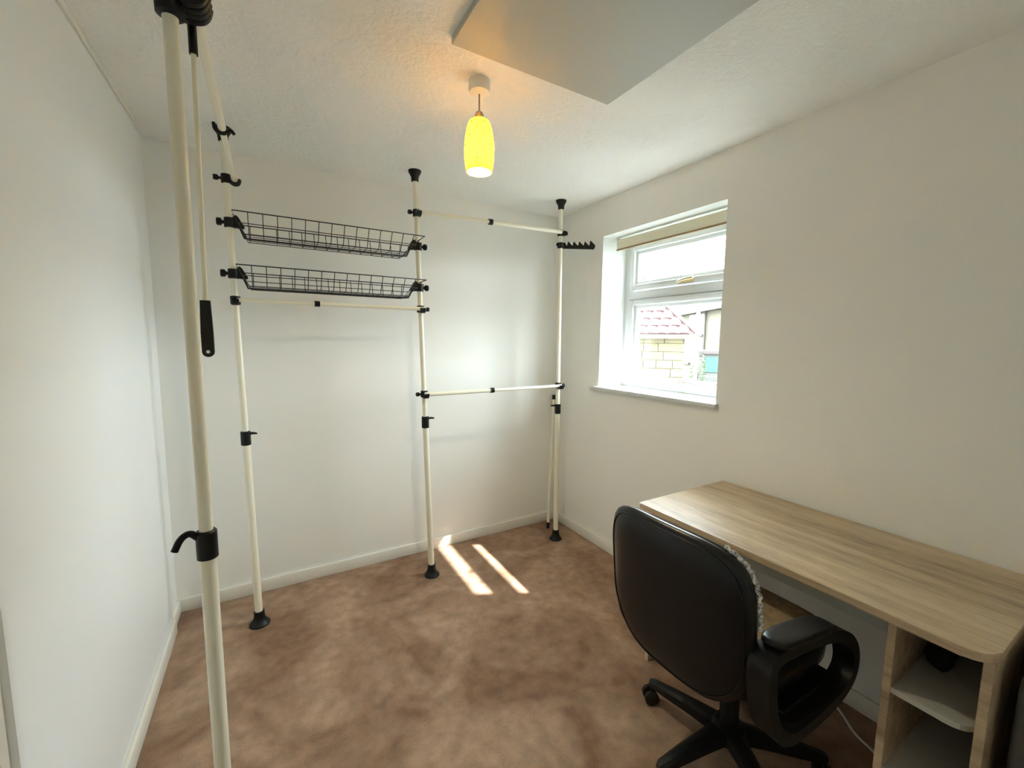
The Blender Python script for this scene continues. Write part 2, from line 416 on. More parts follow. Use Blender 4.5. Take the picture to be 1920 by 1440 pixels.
# ------------------------------------------------------------------ pendant lamp
LX, LY = 0.690, 1.440
lp = thing('pendant_lamp', (LX, LY, H), 'lit yellow glass pendant lamp with small dark studs hanging from the ceiling', 'lamp')
b = B(); lathe(b, [(.038, H), (.0385, H - .03), (.036, H - .040), (.030, H - .043), (.006, H - .045)], (LX, LY, 0), 36); obj('ceiling_rose', b, 'white_plastic', lp, smooth=40)
b = B(); tube(b, [(LX, LY, H - .044), (LX, LY, 2.236)], .0032, 8); obj('cord', b, 'cord', lp, smooth=True)
b = B(); lathe(b, [(.007, 2.246), (.012, 2.243), (.016, 2.232), (.016, 2.214)], (LX, LY, 0), 24); obj('lamp_holder', b, 'holder', lp, smooth=40)
sp_ = [(.014, 2.218), (.027, 2.217), (.036, 2.211), (.042, 2.199), (.047, 2.180), (.052, 2.150), (.0545, 2.118), (.0535, 2.085), (.050, 2.058), (.0465, 2.037)]
prof = sp_ + [(r - .003, z + .001) for r, z in sp_[::-1]][0:]
b = B(); lathe(b, sp_ , (LX, LY, 0), 48, cap0=False, cap1=False)
sh = obj('lamp_shade', b, 'shade', lp, smooth=True)
md = sh.modifiers.new('thick', 'SOLIDIFY'); md.thickness = 0.003; md.offset = -1
def shade_r(z):
    for (r0, z0), (r1, z1) in zip(sp_, sp_[1:]):
        if z1 <= z <= z0: return r0 + (r1 - r0) * (z0 - z) / (z0 - z1)
k = 0
for row, z in enumerate((2.195, 2.173, 2.147, 2.122, 2.096, 2.068)):
    for i in range(6):
        a = 2 * PI * (i + .5 * (row % 2)) / 6 + .45; r = shade_r(z)
        b = B(); bmesh.ops.create_uvsphere(b, u_segments=8, v_segments=5, radius=.0030)
        for v in b.verts: v.co += Vector((LX + math.cos(a) * r, LY + math.sin(a) * r, z))
        obj('stud', b, 'stud', sh, smooth=True)
b = B(); lathe(b, [(.010, 2.205), (.012, 2.135), (.021, 2.105), (.026, 2.083), (.023, 2.063), (.013, 2.049), (.002, 2.045)], (LX, LY, 0), 20)
obj('bulb', b, 'bulb', lp, smooth=True)

# ------------------------------------------------------------------ clothes rail system
RT, RB_ = 0.0140, 0.0170     # upper and lower tube radius
class Pole:
    def __init__(s, foot, top, label):
        s.f = Vector((*foot, 0)); s.t = Vector((*top, H))
        s.o = thing('support_pole', s.f, label, 'pole', 'floor to ceiling clothes rail poles')
        zc = .95
        b = B(); tube(b, [s.p(.05), s.p(zc)], RB_, 20); obj('lower_tube', b, 'pole', s.o, smooth=40)
        b = B(); tube(b, [s.p(zc - .05), s.p(H - .03)], RT, 20); obj('upper_tube', b, 'pole', s.o, smooth=40)
        b = B(); lathe(b, [(.046, .0), (.046, .006), (.038, .014), (.030, .026), (.025, .040), (.0235, .068), (.020, .070)], (s.f.x, s.f.y, 0), 28); obj('foot', b, 'black', s.o, smooth=35)
        b = B(); lathe(b, [(.017, H - .058), (.0195, H - .056), (.021, H - .034), (.027, H - .022), (.034, H - .010), (.035, H)], (s.t.x, s.t.y, 0), 28); obj('ceiling_foot', b, 'black', s.o, smooth=35)
    def p(s, z): return s.f.lerp(s.t, z / H)
    def collar(s, ang, z=.95, curved=False):
        c = s.p(z); b = B()
        lathe(b, [(.018, -.034), (.0212, -.032), (.0212, .030), (.0175, .034)], c, 24)
        co = obj('collar', b, 'black', s.o, smooth=35)
        d = Vector((math.cos(ang), math.sin(ang), 0)); b = B()
        if curved: tube(b, smooth_path([c + d * .016 + Vector((0, 0, .020)), c + d * .030 + Vector((0, 0, .038)), c + d * .048 + Vector((0, 0, .030)), c + d * .060 + Vector((0, 0, .004))], 2), [.010] * 6 + [.008] * 4 + [.005] * 4 if False else .0075, 10)
        else: tube(b, [c + d * .015 + Vector((0, 0, .022)), c + d * .036 + Vector((0, 0, .024)), c + d * .052 + Vector((0, 0, .022))], [.007, .006, .004], 10)
        obj('lever', b, 'black', co, smooth=35)
    def clamp(s, z, knob, rail_off, size=1.0):
        """ring clamp, wing knob towards direction knob, J cradle carrying a rail that passes at rail_off"""
        c = s.p(z); b = B()
        lathe(b, [(.0145, -.020), (.0205, -.018), (.0205, .018), (.0145, .020)], c, 24)
        cl = obj('clamp', b, 'black', s.o, smooth=35)
        k = Vector(knob).normalized(); b = B()
        tube(b, [c + k * .018, c + k * .030], .006, 10); tube(b, [c + k * .029, c + k * .033, c + k * .046, c + k * .049], [.009, .012, .012, .010], 14)
        obj('knob', b, 'black', cl, smooth=35)
        r = Vector(rail_off); h = r.length; d = r.normalized(); b = B()
        zz = Vector((0, 0, 1))
        path = [c + d * .012 - zz * .004, c + d * (h - .012) - zz * .014, c + d * h - zz * .019, c + d * (h + .014) - zz * .014, c + d * (h + .019) + zz * .004]
        side = zz.cross(d)
        pp = smooth_path(path, 2)
        tube(b, pp, .0065, 8)
        tube(b, [q + side * .010 for q in pp], .0065, 8); tube(b, [q - side * .010 for q in pp], .0065, 8)
        obj('rail_cradle', b, 'black', cl, smooth=35)

P1 = Pole((-.146, 1.152), (-.146, 1.152), 'cream pole nearest the camera beside the left wall')
P2 = Pole((-.104, 2.322), (-.138, 2.330), 'cream pole at the left end of the wire baskets')
P3 = Pole((.796, 2.322), (.732, 2.345), 'cream pole between the wire baskets and the double hanging rails')
P4 = Pole((1.735, 2.335), (1.708, 2.315), 'cream pole nearest the back right corner by the window')
P1.collar(math.radians(200), .952, curved=True); P2.collar(math.radians(-25), .952); P3.collar(math.radians(-20), .948); P4.collar(math.radians(160), .956)

def rail(name, a, c_, t, thick_first, label, r1=.0125, r2=.0102):
    a, c_ = Vector(a), Vector(c_); m = a.lerp(c_, t); d = (c_ - a).normalized()
    o = thing(name, a, label, 'rail', 'telescopic hanging rails')
    ra, rb = (r1, r2) if thick_first else (r2, r1)
    b = B(); tube(b, [a, m], ra, 18); obj('tube_section', b, 'pole', o, smooth=40)
    b = B(); tube(b, [m, c_], rb, 18); obj('tube_section', b, 'pole', o, smooth=40)
    b = B(); tube(b, [m - d * .012, m + d * .012], r1 + .0035, 18); obj('joint_collar', b, 'black', o, smooth=40)
    return o, m, d
F = -.030
q2, q3 = P2.p(1.60), P3.p(1.60)
rail('hanging_rail', (q2.x + .006, q2.y + F, 1.600), (q3.x + .020, q3.y + F, 1.600), .375, False, 'thin cream hanging rail below the two wire baskets', .0105, .0092)
q3, q4 = P3.p(2.13), P4.p(2.14)
rail('hanging_rail', (q3.x - .01, q3.y + F, 2.126), (q4.x + .006, q4.y + F, 2.142), .455, False, 'upper cream hanging rail near the ceiling at the right', .0135, .0105)
q3, q4 = P3.p(1.115), P4.p(1.12)
rail('hanging_rail', (q3.x - .006, q3.y + F, 1.114), (q4.x + .006, q4.y + F, 1.121), .447, True, 'lower cream hanging rail at waist height at the right')
o_, m_, d_ = rail('hanging_rail', (-.108, 1.130, 2.135), (-.106, 2.345, 2.135), .548, True, 'cream hanging rail running beside the left wall under the ceiling')
b = B(); tube(b, smooth_path([m_ + Vector((-.024, 0, .016)), m_ + Vector((-.022, 0, -.008)), m_ + Vector((0, 0, -.018)), m_ + Vector((.016, 0, -.004)), m_ + Vector((.024, 0, .004)), m_ + Vector((.034, 0, -.010))], 2), .0055, 8)
obj('hook', b, 'black', o_, smooth=40)
P2.clamp(1.600, (0, -1, 0), (0, F, 0)); P3.clamp(1.600, (1, -.1, 0), (0, F, 0))
P3.clamp(2.126, (-1, -.1, 0), (0, F, 0)); P4.clamp(2.142, (1, -.2, 0), (0, F, 0))
P3.clamp(1.114, (-1, -.1, 0), (0, F, 0)); P4.clamp(1.121, (1, -.2, 0), (0, F, 0))

def big_clamp(P_, z, zr, off):
    c = P_.p(z); b = B()
    lathe(b, [(.0145, -.030), (.0245, -.026), (.0255, .024), (.0145, .030)], c, 28)
    cl = obj('clamp', b, 'black', P_.o, smooth=35)
    b = B(); tube(b, [c + Vector((-.02, -.004, 0)), c + Vector((-.034, -.006, 0))], .007, 10); tube(b, [c + Vector((-.033, -.006, 0)), c + Vector((-.038, -.007, 0)), c + Vector((-.052, -.009, 0)), c + Vector((-.055, -.010, 0))], [.010, .014, .014, .011], 14)
    obj('knob', b, 'black', cl, smooth=35)
    b = B(); x0 = c.x + off
    for yy in (-.020, 0, .020, .038):
        tube(b, smooth_path([(c.x + .016, c.y + yy, z - .004), (x0 - .018, c.y + yy, zr - .024), (x0, c.y + yy, zr - .026), (x0 + .018, c.y + yy, zr - .018), (x0 + .024, c.y + yy, zr + .006)], 2), .0105, 10)
    obj('rail_cradle', b, 'black', cl, smooth=35)
big_clamp(P1, 2.108, 2.135, .038)
P2.clamp(2.135, (-1, -.1, 0), (.032, 0, 0))

# tie/belt hook arm on the right hand pole
c = P4.p(2.062)
b = B()
lathe(b, [(.0145, -.019), (.0215, -.017), (.0215, .017), (.0145, .019)], c, 24); obj('clamp', b, 'black', P4.o, smooth=35)
ar = thing('hook_arm', c, 'black toothed hook arm sticking out from the corner pole', 'hook')
d = Vector((.195, -.120)); L_ = d.length; d.normalize()
poly = [(.010, -.020), (.010, .020), (.030, .018)]
n = 5
for i in range(n):
    s0 = .038 + i * .037; big = .006 if i == n - 1 else 0
    poly += [(s0, .002), (s0 + .006, -.001), (s0 + .010, .020 + big), (s0 + .014, .027 + big), (s0 + .019, .020 + big)]
poly += [(L_, .004), (L_ + .002, -.008), (L_ - .006, -.024)]
b = B(); prism(b, poly, -.006, .006, 'y')
for v in b.verts:
    u, h, z = v.co; v.co = Vector((c.x + d.x * u - d.y * h, c.y + d.y * u + d.x * h, c.z + z))
obj('toothed_bar', b, 'black', ar)
b = B(); tube(b, [(c.x - .02, c.y - .012, c.z), (c.x - .036, c.y - .018, c.z)], [.011, .012], 14); obj('knob', b, 'black', ar, smooth=35)

# ------------------------------------------------------------------ wire baskets
def basket(zr, label):
    """zr = height of the rim; hangs between pole 2 and pole 3"""
    pa, pb = P2.p(zr), P3.p(zr)
    x0, x1 = pa.x + .018, pb.x - .006; yf, yb = 2.200, 2.470
    zb = zr - .083; bx0, bx1 = x0 + .045, x1 - .072; byf, byb = 2.265, 2.445
    t = thing('wire_basket', ((x0 + x1) / 2, 2.335, zb), label, 'basket', 'wire baskets between two poles')
    r = .0019
    b = B(); tube(b, [(x0, yf, zr), (x1, yf, zr), (x1, yb, zr), (x0, yb, zr)], .0026, 6, closed=True); obj('rim_wire', b, 'wire', t, smooth=True)
    b = B(); tube(b, [(bx0, byf, zb), (bx1, byf, zb), (bx1, byb, zb), (bx0, byb, zb)], r, 6, closed=True); obj('base_wire', b, 'wire', t, smooth=True)
    zm = (zr + zb) / 2; f = .5
    b = B(); tube(b, [((x0 + bx0) / 2, (yf + byf) / 2, zm), ((x1 + bx1) / 2, (yf + byf) / 2, zm), ((x1 + bx1) / 2, (yb + byb) / 2, zm), ((x0 + bx0) / 2, (yb + byb) / 2, zm)], r, 6, closed=True); obj('side_wire', b, 'wire', t, smooth=True)
    n = 14
    for i in range(n):
        u = (i + 1) / (n + 1); xt = x0 + (x1 - x0) * u; xb_ = min(max(xt, bx0), bx1)
        b = B(); tube(b, [(xt, yf, zr), (xb_, byf, zb), (xb_, byb, zb), (xt, yb, zr)], r, 6); obj('cross_wire', b, 'wire', t)
    for i in range(3):
        u = (i + 1) / 4; yt = yf + (yb - yf) * u; y_ = byf + (byb - byf) * u
        b = B(); tube(b, [(x0, yt, zr), (bx0, y_, zb), (bx1, y_, zb), (x1, yt, zr)], r, 6); obj('long_wire', b, 'wire', t)
    # carrying bar between the clamps
    ys = 2.335
    b = B(); tube(b, [(x0 + .012, ys, zr - .022), (bx0 - .008, ys, zb - .004), (bx0 + .012, ys, zb - .005), (bx1 - .012, ys, zb - .005), (bx1 + .012, ys, zb - .003), (x1 - .03, ys, zr - .022)], .0042, 8); obj('carrying_bar', b, 'wire', t, smooth=True)
    zc = zr - .026
    for P_, s in ((P2, 1), (P3, -1)):
        c = P_.p(zc); b = B()
        lathe(b, [(.0145, -.022), (.0215, -.020), (.0215, .020), (.0145, .022)], c, 24)
        h = obj('clamp', b, 'black', t, smooth=35)
        b = B(); k = Vector((-s, -.05, 0)).normalized()
        tube(b, [c + k * .018, c + k * .030], .008, 10); tube(b, [c + k * .028, c + k * .033, c + k * .046, c + k * .050], [.011, .017, .017, .013], 16)
        obj('knob', b, 'black', h, smooth=35)
        b = B(); prism(b, [(c.x + s * .012, zc - .020), (c.x + s * .012, zc + .022), (c.x + s * .026, zc + .034), (c.x + s * .036, zc + .024), (c.x + s * .058, zc - .016), (c.x + s * .050, zc - .022)], c.y - .016, c.y + .010, 'y')
        obj('holder_plate', b, 'black', h)
basket(1.972, 'upper black wire basket between the left pair of poles')
basket(1.746, 'lower black wire basket just above the thin hanging rail')

# ------------------------------------------------------------------ reaching stick, spare rail
st = thing('reaching_stick', (-.122, 1.21, 1.385), 'hanging hook stick with long black grip beside the nearest pole', 'stick')
sx, sy = -.116, 1.205
b = B(); tube(b, [(sx, sy, 2.060), (sx - .008, sy, 1.500)], .0052, 12); obj('shaft', b, 'pole', st, smooth=40)
b = B(); tube(b, smooth_path([(sx - .014, sy, 2.150), (sx - .004, sy, 2.160), (sx + .016, sy - .004, 2.157), (sx + .022, sy, 2.140), (sx + .012, sy, 2.118), (sx, sy, 2.108), (sx, sy, 2.090)], 2), .0062, 10)
tube(b, [(sx, sy, 2.105), (sx, sy, 2.046)], [.0085, .0085], 14); obj('hook', b, 'black', st, smooth=40)
gx = sx - .0085
poly = [(gx - .0098, 1.514), (gx + .0098, 1.514), (gx + .0120, 1.44), (gx + .0118, 1.395)]
poly += [(gx + .0118 * math.cos(a), 1.395 - .0118 * math.sin(a)) for a in [PI * k / 8 for k in range(1, 8)]] + [(gx - .0118, 1.395), (gx - .0120, 1.44)]
b = B(); prism(b, poly, sy - .007, sy + .007, 'y'); g_ = obj('grip', b, 'black', st)
b = B(); lathe(b, [(.0038, -.0078), (.0038, .0078)], (gx, sy, 1.3955), 14, 'y'); obj('grip_hole', b, 'pole', g_, smooth=40, label='pale hole through the end of the grip')

sr = thing('spare_rail', (1.783, 2.500, 0), 'spare cream tube leaning in the back right corner', 'tube')
a, e_ = Vector((1.783, 2.500, .012)), Vector((1.896, 2.612, 1.005)); dd = (e_ - a).normalized()
b = B(); tube(b, [a, e_], .0105, 14); obj('tube_section', b, 'pole', sr, smooth=40)
b = B(); tube(b, [a - dd * .010, a + dd * .035], .0125, 14); obj('end_cap', b, 'black', sr, smooth=40)
b = B(); tube(b, [e_ - dd * .03, e_ + dd * .005], .0125, 14); obj('end_cap', b, 'black', sr, smooth=40)

# ------------------------------------------------------------------ desk
dk = thing('desk', (1.64, .70, 0), 'light oak effect desk with open shelves under the window wall', 'desk')
TX0, TX1, TY0, TY1, TZ = 1.338, 1.934, .193, 1.218, .742
rc = .055
poly = [(TX1, TY0), (TX1, TY1), (TX0 + .012, TY1), (TX0, TY1 - .012)]
poly += [(TX0 + rc - rc * math.cos(a), TY0 + rc - rc * math.sin(a)) for a in [PI / 2 * k / 8 for k in range(9)]]
b = B(); prism(b, poly, TZ - .022, TZ, 'z')
es = [e for e in b.edges if abs(e.verts[0].co.z - e.verts[1].co.z) < 1e-6]
bmesh.ops.bevel(b, geom=es, offset=.003, segments=2, affect='EDGES')
obj('desk_top', b, 'wood', dk, smooth=40)
def dpart(name, x0, x1, y0, y1, z0, z1, m):
    b = B(); box(b, x0, x1, y0, y1, z0, z1, .0015); return obj(name, b, m, dk)
dpart('side_panel', 1.405, 1.915, 1.182, 1.200, 0, .720, 'wood')
dpart('side_panel', 1.372, 1.915, .198, .216, 0, .720, 'wood')
dpart('divider_panel', 1.378, 1.915, .368, .386, 0, .720, 'wood')
dpart('front_rail', 1.404, 1.420, .386, 1.182, .656, .720, 'rail_grey')
dpart('back_panel', 1.897, 1.913, .216, .368, .02, .720, 'melamine')
for z in (.525, .292, .075):
    poly = [(1.90, .216), (1.90, .368), (1.384, .368)] + [(1.384 + .05 - .05 * math.cos(a), .216 + .05 - .05 * math.sin(a)) for a in [PI / 2 * k / 6 for k in range(7)]]
    b = B(); prism(b, poly, z - .015, z, 'z'); obj('shelf', b, 'melamine', dk)

# things on and around the desk
b = B()
for c, h, s in (((1.600, .330, .553), (.034, .028, .028), 1), ((1.665, .334, .562), (.042, .026, .040), 2), ((1.735, .295, .549), (.040, .026, .024), 3)):
    def crump(p, s=s):
        n_ = noise.noise_vector(p * 28 + Vector((s * 7, 0, 0))); q = p + n_ * .009
        q.z = max(q.z, .5256); return q
    superell(b, c, h, 2.6, 24, 14, crump)
props(obj('cloth_bundle', b, mat('black_cloth', (.006, .006, .007), .9), smooth=True), 'crumpled black cloth bundle on the upper desk shelf', 'cloth')
b = B(); tube(b, smooth_path([(1.60, .30, .5285), (1.56, .27, .528), (1.55, .235, .528), (1.62, .225, .528), (1.75, .23, .528)], 3), .0025, 8)
props(obj('shelf_cable', b, mat('grey_cable', (.3, .3, .3), .5), smooth=True), 'thin grey cable lying on the upper desk shelf', 'cable')
b = B(); tube(b, smooth_path([(1.915, .94, .006), (1.915, .78, .006), (1.90, .70, .006), (1.86, .63, .006), (1.79, .56, .006), (1.775, .50, .006), (1.73, .44, .006), (1.62, .40, .006)], 3), .0045, 10)
props(obj('power_cable', b, 'cable', smooth=True), 'white power cable on the carpet under the desk', 'cable')
# dark plastic wrapped pack beside the desk
def wrinkle(p):
    return p + Vector((noise.noise(p * 11) * .006, noise.noise(p * 9 + Vector((5, 0, 0))) * .005, 0))
b = B(); superell(b, (1.67, .135, .355), (.245, .040, .353), 9, 64, 48, wrinkle)
props(obj('wrapped_pack', b, 'plastic', smooth=True), 'dark grey plastic wrapped pack against the end of the desk', 'package')

# ------------------------------------------------------------------ office chair
CX, CY = 1.31, .748
ch = thing('office_chair', (CX, CY, 0), 'black leather swivel office chair pushed up to the desk', 'chair')
def back_outline(a):
    """half-extent of the backrest outline in (y,z) at polar angle a"""
    hw, hh = .241, .238
    e = 4.6
    c_, s_ = math.cos(a), math.sin(a)
    r = (abs(c_ / hw) ** e + abs(s_ / hh) ** e) ** (-1 / e)
    y, z = r * c_, r * s_
    if z < -.05: y *= 1 - .26 * ((-z - .05) / .19) ** 2
    return y, z
ZC = .678; CYB = .760
def back_x(y, z):            # backrest leans and wraps slightly
    return .978 - z * .10 + .42 * y * y
NA, NR = 64, 12
def back_pt(a, rr, side, t):
    y, z = back_outline(a); y *= rr; z *= rr
    bul = (1 - rr ** 5) ** .5 if rr < 1 else 0
    return Vector((back_x(y, z) + side * t * bul, CYB + y, ZC + z))
b = B(); rim = [b.verts.new(back_pt(2 * PI * k / NA, 1, 0, 0)) for k in range(NA)]
for side, t in ((-1, .030), (1, .048)):
    prev = rim
    for j in range(NR - 1, 0, -1):
        rr = math.sin(PI / 2 * j / NR)
        ring = [b.verts.new(back_pt(2 * PI * k / NA, rr, side, t)) for k in range(NA)]
        for k in range(NA): b.faces.new((prev[k], prev[(k + 1) % NA], ring[(k + 1) % NA], ring[k]))
        prev = ring
    cv = b.verts.new(back_pt(0, 0, side, t))
    for k in range(NA): b.faces.new((prev[k], prev[(k + 1) % NA], cv))
bk = obj('backrest', b, 'leather', ch, smooth=True)
# piping seam round the back and the lace edge of the cover on the front
b = B(); tube(b, [back_pt(2 * PI * k / 96, .93, -1, .030) + Vector((-.001, 0, 0)) for k in range(96)], .0022, 6, closed=True); obj('seam', b, 'leather', bk, smooth=True)
b = B(); tube(b, [back_pt(a, .999, 1, 0) + Vector((.016 + .003 * math.sin(a * 70), 0, 0)) + Vector((0, -.003, .002)) for a in [math.radians(v) for v in range(124, 170, 1)]], [.0055 + .0015 * math.sin(k * 1.7) for k in range(46)], 8)
obj('lace_edge', b, 'lace', bk, smooth=True, label='white lace edge of the seat cover')
b = B()
for k in range(7):
    a = math.radians(-38 + k * 2.0); p = back_pt(a, 1.0, 1, 0) + Vector((.030, .004, 0)); tube(b, [p, p + Vector((.002, .004, -.028 - .006 * (k % 3)))], [.0024, .001], 6)
obj('fringe', b, 'lace', bk, label='white fringe of the seat cover')
b = B()
def front_cover(rr, a): 
    return back_pt(a, rr, 1, .050) + Vector((.003, 0, 0))
prev = None
for j in range(1, NR):
    rr = math.sin(PI / 2 * j / NR) * .985
    ring = [b.verts.new(front_cover(rr, 2 * PI * k / NA)) for k in range(NA)]
    if prev:
        for k in range(NA): b.faces.new((prev[k], prev[(k + 1) % NA], ring[(k + 1) % NA], ring[k]))
    else:
        b.faces.new(ring)
    prev = ring
obj('back_cover', b, 'cover', bk, smooth=True, label='beige woven cover')
b = B(); superell(b, (1.285, .735, .486), (.240, .200, .052), 4.5, 48, 20); seat = obj('seat', b, 'leather', ch, smooth=True)
b = B(); superell(b, (1.350, .735, .532), (.172, .192, .014), 4.5, 48, 12); obj('seat_cover', b, 'cover', seat, smooth=True, label='beige woven cover')
for s in (-1, 1):
    yc = .498 if s < 0 else .945
    path = smooth_path([(1.10, .41), (1.025, .49), (1.000, .60), (.998, .668), (1.06, .676), (1.23, .650), (1.375, .610), (1.462, .535), (1.475, .450), (1.40, .41), (1.25, .40)], 3, True)
    b = B(); ribbon(b, [(p.x, p.y) for p in path], yc - .028, yc + .028, .034, True)
    am = obj('armrest', b, 'black', ch, smooth=50)
    b = B(); superell(b, (1.165, yc, .678), (.150, .034, .015), 3.5, 32, 12, lambda p: p + Vector((0, 0, -(p.x - 1.165) * .17)))
    obj('arm_pad', b, 'leather', am, smooth=True)
b = B(); box(b, 1.16, 1.44, CY - .235, CY + .205, .405, .432, .004); obj('under_plate', b, 'black', ch)
b = B(); tube(b, smooth_path([(1.035, CY, .50), (1.045, CY, .43), (1.09, CY, .400), (1.22, CY, .40)], 2), .020, 10); obj('back_strut', b, 'black', ch, smooth=40)
b = B(); lathe(b, [(.030, .09), (.030, .24), (.026, .245), (.018, .246), (.018, .43)], (CX, CY, 0), 24); obj('gas_lift', b, 'black', ch, smooth=35)
b = B(); tube(b, [(CX + .03, CY - .03, .40), (CX + .10, CY - .13, .395)], .005, 8); lv = obj('lift_lever', b, 'chrome', ch, smooth=40)
b = B(); lathe(b, [(.052, .075), (.056, .085), (.052, .125), (.034, .135)], (CX, CY, 0), 24); obj('hub', b, 'black', ch, smooth=35)
for i in range(5):
    a = math.radians(99.5 + 72 * i); d = Vector((math.cos(a), math.sin(a), 0)); s_ = Vector((-d.y, d.x, 0)); o0 = Vector((CX, CY, 0))
    b = B(); R_ = .285
    sec = [(.035, .030, .080, .128), (.12, .026, .078, .118), (.22, .021, .070, .104), (R_, .017, .066, .092), (R_ + .014, .010, .068, .086)]
    rings = []
    for r, w_, z0, z1 in sec:
        c0 = o0 + d * r
        rings.append([b.verts.new(c0 + s_ * sx_ * w_ + Vector((0, 0, z_))) for sx_, z_ in ((-1, z0), (1, z0), (1, z1 - .008), (.5, z1), (-.5, z1), (-1, z1 - .008))])
    for p_, q_ in zip(rings, rings[1:]):
        for k in range(6): b.faces.new((p_[k], p_[(k + 1) % 6], q_[(k + 1) % 6], q_[k]))
    b.faces.new(rings[0][::-1]); b.faces.new(rings[-1])
    lg = obj('leg', b, 'black', ch, smooth=30)
    ca = a + .9 + i * 1.3; e1 = Vector((math.cos(ca), math.sin(ca), 0)); c0 = o0 + d * R_ + Vector((0, 0, .0275)) + e1 * .010
    b = B(); ax = Vector((-e1.y, e1.x, 0))
    for sd in (-1, 1):
        tube(b, [c0 + ax * sd * .007, c0 + ax * sd * .010, c0 + ax * sd * .022, c0 + ax * sd * .026], [.022, .0275, .0275, .020], 20)
    tube(b, [c0 + Vector((0, 0, .002)), o0 + d * R_ + Vector((0, 0, .072))], .007, 8); tube(b, [c0 - ax * .01, c0 + ax * .01], .012, 10)
    obj('castor', b, 'black', lg, smooth=40)

# ------------------------------------------------------------------ outside
GZ = -0.9
def hz(az, dist, z): return Vector((math.sin(math.radians(az)) * dist, math.cos(math.radians(az)) * dist, z))
MAT['stone'] = mat('buff_stone', (.100, .080, .040), .9, var=(6, .2))
MAT['mortar'] = mat('mortar', (.065, .055, .035), .95)
MAT['tile'] = mat('red_roof_tile', (.055, .024, .025), .8, var=(9, .25))
MAT['fascia'] = mat('dark_fascia', (.035, .025, .02), .7)
MAT['render_wall'] = mat('cream_render', (.075, .066, .040), .9)
MAT['pale_wall'] = mat('pale_render', (.10, .097, .088), .9)
MAT['green_door'] = mat('green_door', (.012, .075, .050), .5)
MAT['hedge'] = mat('hedge_leaf', (.04, .07, .02), .8, var=(14, .5))
MAT['tarmac'] = mat('tarmac', (.10, .10, .095), .95, var=(3, .2))
MAT['car_blue'] = mat('car_blue', (.03, .035, .13), .25, coat=.8)
MAT['car_glass'] = mat('dark_glass', (.03, .035, .04), .1)
MAT['slate'] = mat('brown_roof', (.06, .045, .042), .85, var=(5, .2))
MAT['post'] = mat('white_post', (.75, .76, .76), .5)
b = B(); box(b, XO + .001, 90, -60, 90, GZ - .2, GZ)
props(obj('ground', b, 'tarmac'), 'pale paved ground outside the window', 'ground', kind='structure')

# garage with hipped tile roof
AZ = math.radians(48.0); ev = Vector((math.sin(AZ), math.cos(AZ), 0)); eu = Vector((math.cos(AZ), -math.sin(AZ), 0)); O = ev * 11.0
def G(u, v, z): p = O + eu * u + ev * v; return Vector((p.x, p.y, z))
gu0, gu1, gd, gz = -3.2, .88, 5.0, 1.60
gar = thing('stone_garage', G((gu0 + gu1) / 2, 0, GZ), 'buff stone garage with red tiled hipped roof seen through the window', 'building')
def wbox(b, u0, u1, v0, v1, z0, z1):
    vs_ = [b.verts.new(G(u, v, z)) for u in (u0, u1) for v in (v0, v1) for z in (z0, z1)]
    for f in [(0, 1, 3, 2), (4, 6, 7, 5), (0, 4, 5, 1), (2, 3, 7, 6), (0, 2, 6, 4), (1, 5, 7, 3)]: b.faces.new([vs_[i] for i in f])
b = B(); wbox(b, gu0, gu1, .04, gd, GZ, gz); wl = obj('wall_core', b, 'mortar', gar)
rows = 12; rh = (gz - GZ) / rows
for r in range(rows):
    u = gu0 - random.random() * .3
    while u < gu1 - .02:
        wd = random.uniform(.30, .62); u1 = min(u + wd, gu1); u0 = max(u, gu0)
        if u1 - u0 > .05:
            b = B(); p = random.uniform(-.02, .012); wbox(b, u0 + .008, u1 - .008, p, .05, GZ + r * rh + .008, GZ + (r + 1) * rh - .008); obj('stone_block', b, 'stone', wl)
        u += wd
ov = .25; rise = 2.2; run = 2.2
b = B()
A_ = [G(gu0 - ov, -ov, gz), G(gu1 + ov, -ov, gz), G(gu1 + ov, gd + ov, gz), G(gu0 - ov, gd + ov, gz)]
Rg = [G(gu0 + run, gd / 2, gz + rise + .5), G(gu1 + ov - run - .4, gd / 2, gz + rise + .5)]
va = [b.verts.new(p) for p in A_]; vr = [b.verts.new(p) for p in Rg]
b.faces.new((va[0], va[1], vr[1], vr[0])); b.faces.new((va[1], va[2], vr[1])); b.faces.new((va[2], va[3], vr[0], vr[1])); b.faces.new((va[3], va[0], vr[0])); b.faces.new(va[::-1])
rf = obj('roof', b, 'tile', gar)
# tiles on the slope that faces the window, sharing one mesh
e0 = G(0, -ov, gz); sl_dir = (Rg[0] - G(gu0 + run, -ov, gz)).normalized(); nrm = eu.cross(sl_dir).normalized()
if nrm.z < 0: nrm = -nrm
tw, te = .245, .27
b = B(); prof = [(-.5, 0), (-.3, .028), (0, .034), (.3, .026), (.5, 0)]
lo = [[b.verts.new((p[0] * tw, y, p[1] + .012 + (.03 if y < .1 else 0))) for p in prof] for y in (0, te * 1.12)]
bt = [[b.verts.new((p[0] * tw, y, p[1] - .004)) for p in prof] for y in (0, te * 1.12)]
for k in range(4):
    b.faces.new((lo[0][k], lo[0][k + 1], lo[1][k + 1], lo[1][k])); b.faces.new((bt[0][k], bt[1][k], bt[1][k + 1], bt[0][k + 1])); b.faces.new((lo[0][k], bt[0][k], bt[0][k + 1], lo[0][k + 1]))
me = bpy.data.meshes.new('tile'); bmesh.ops.recalc_face_normals(b, faces=b.faces); b.to_mesh(me); b.free(); me.materials.append(MAT['tile'])
hipslope = (Rg[1] - A_[1]); Ls = (Rg[0] - G(gu0 + run, -ov, gz)).length
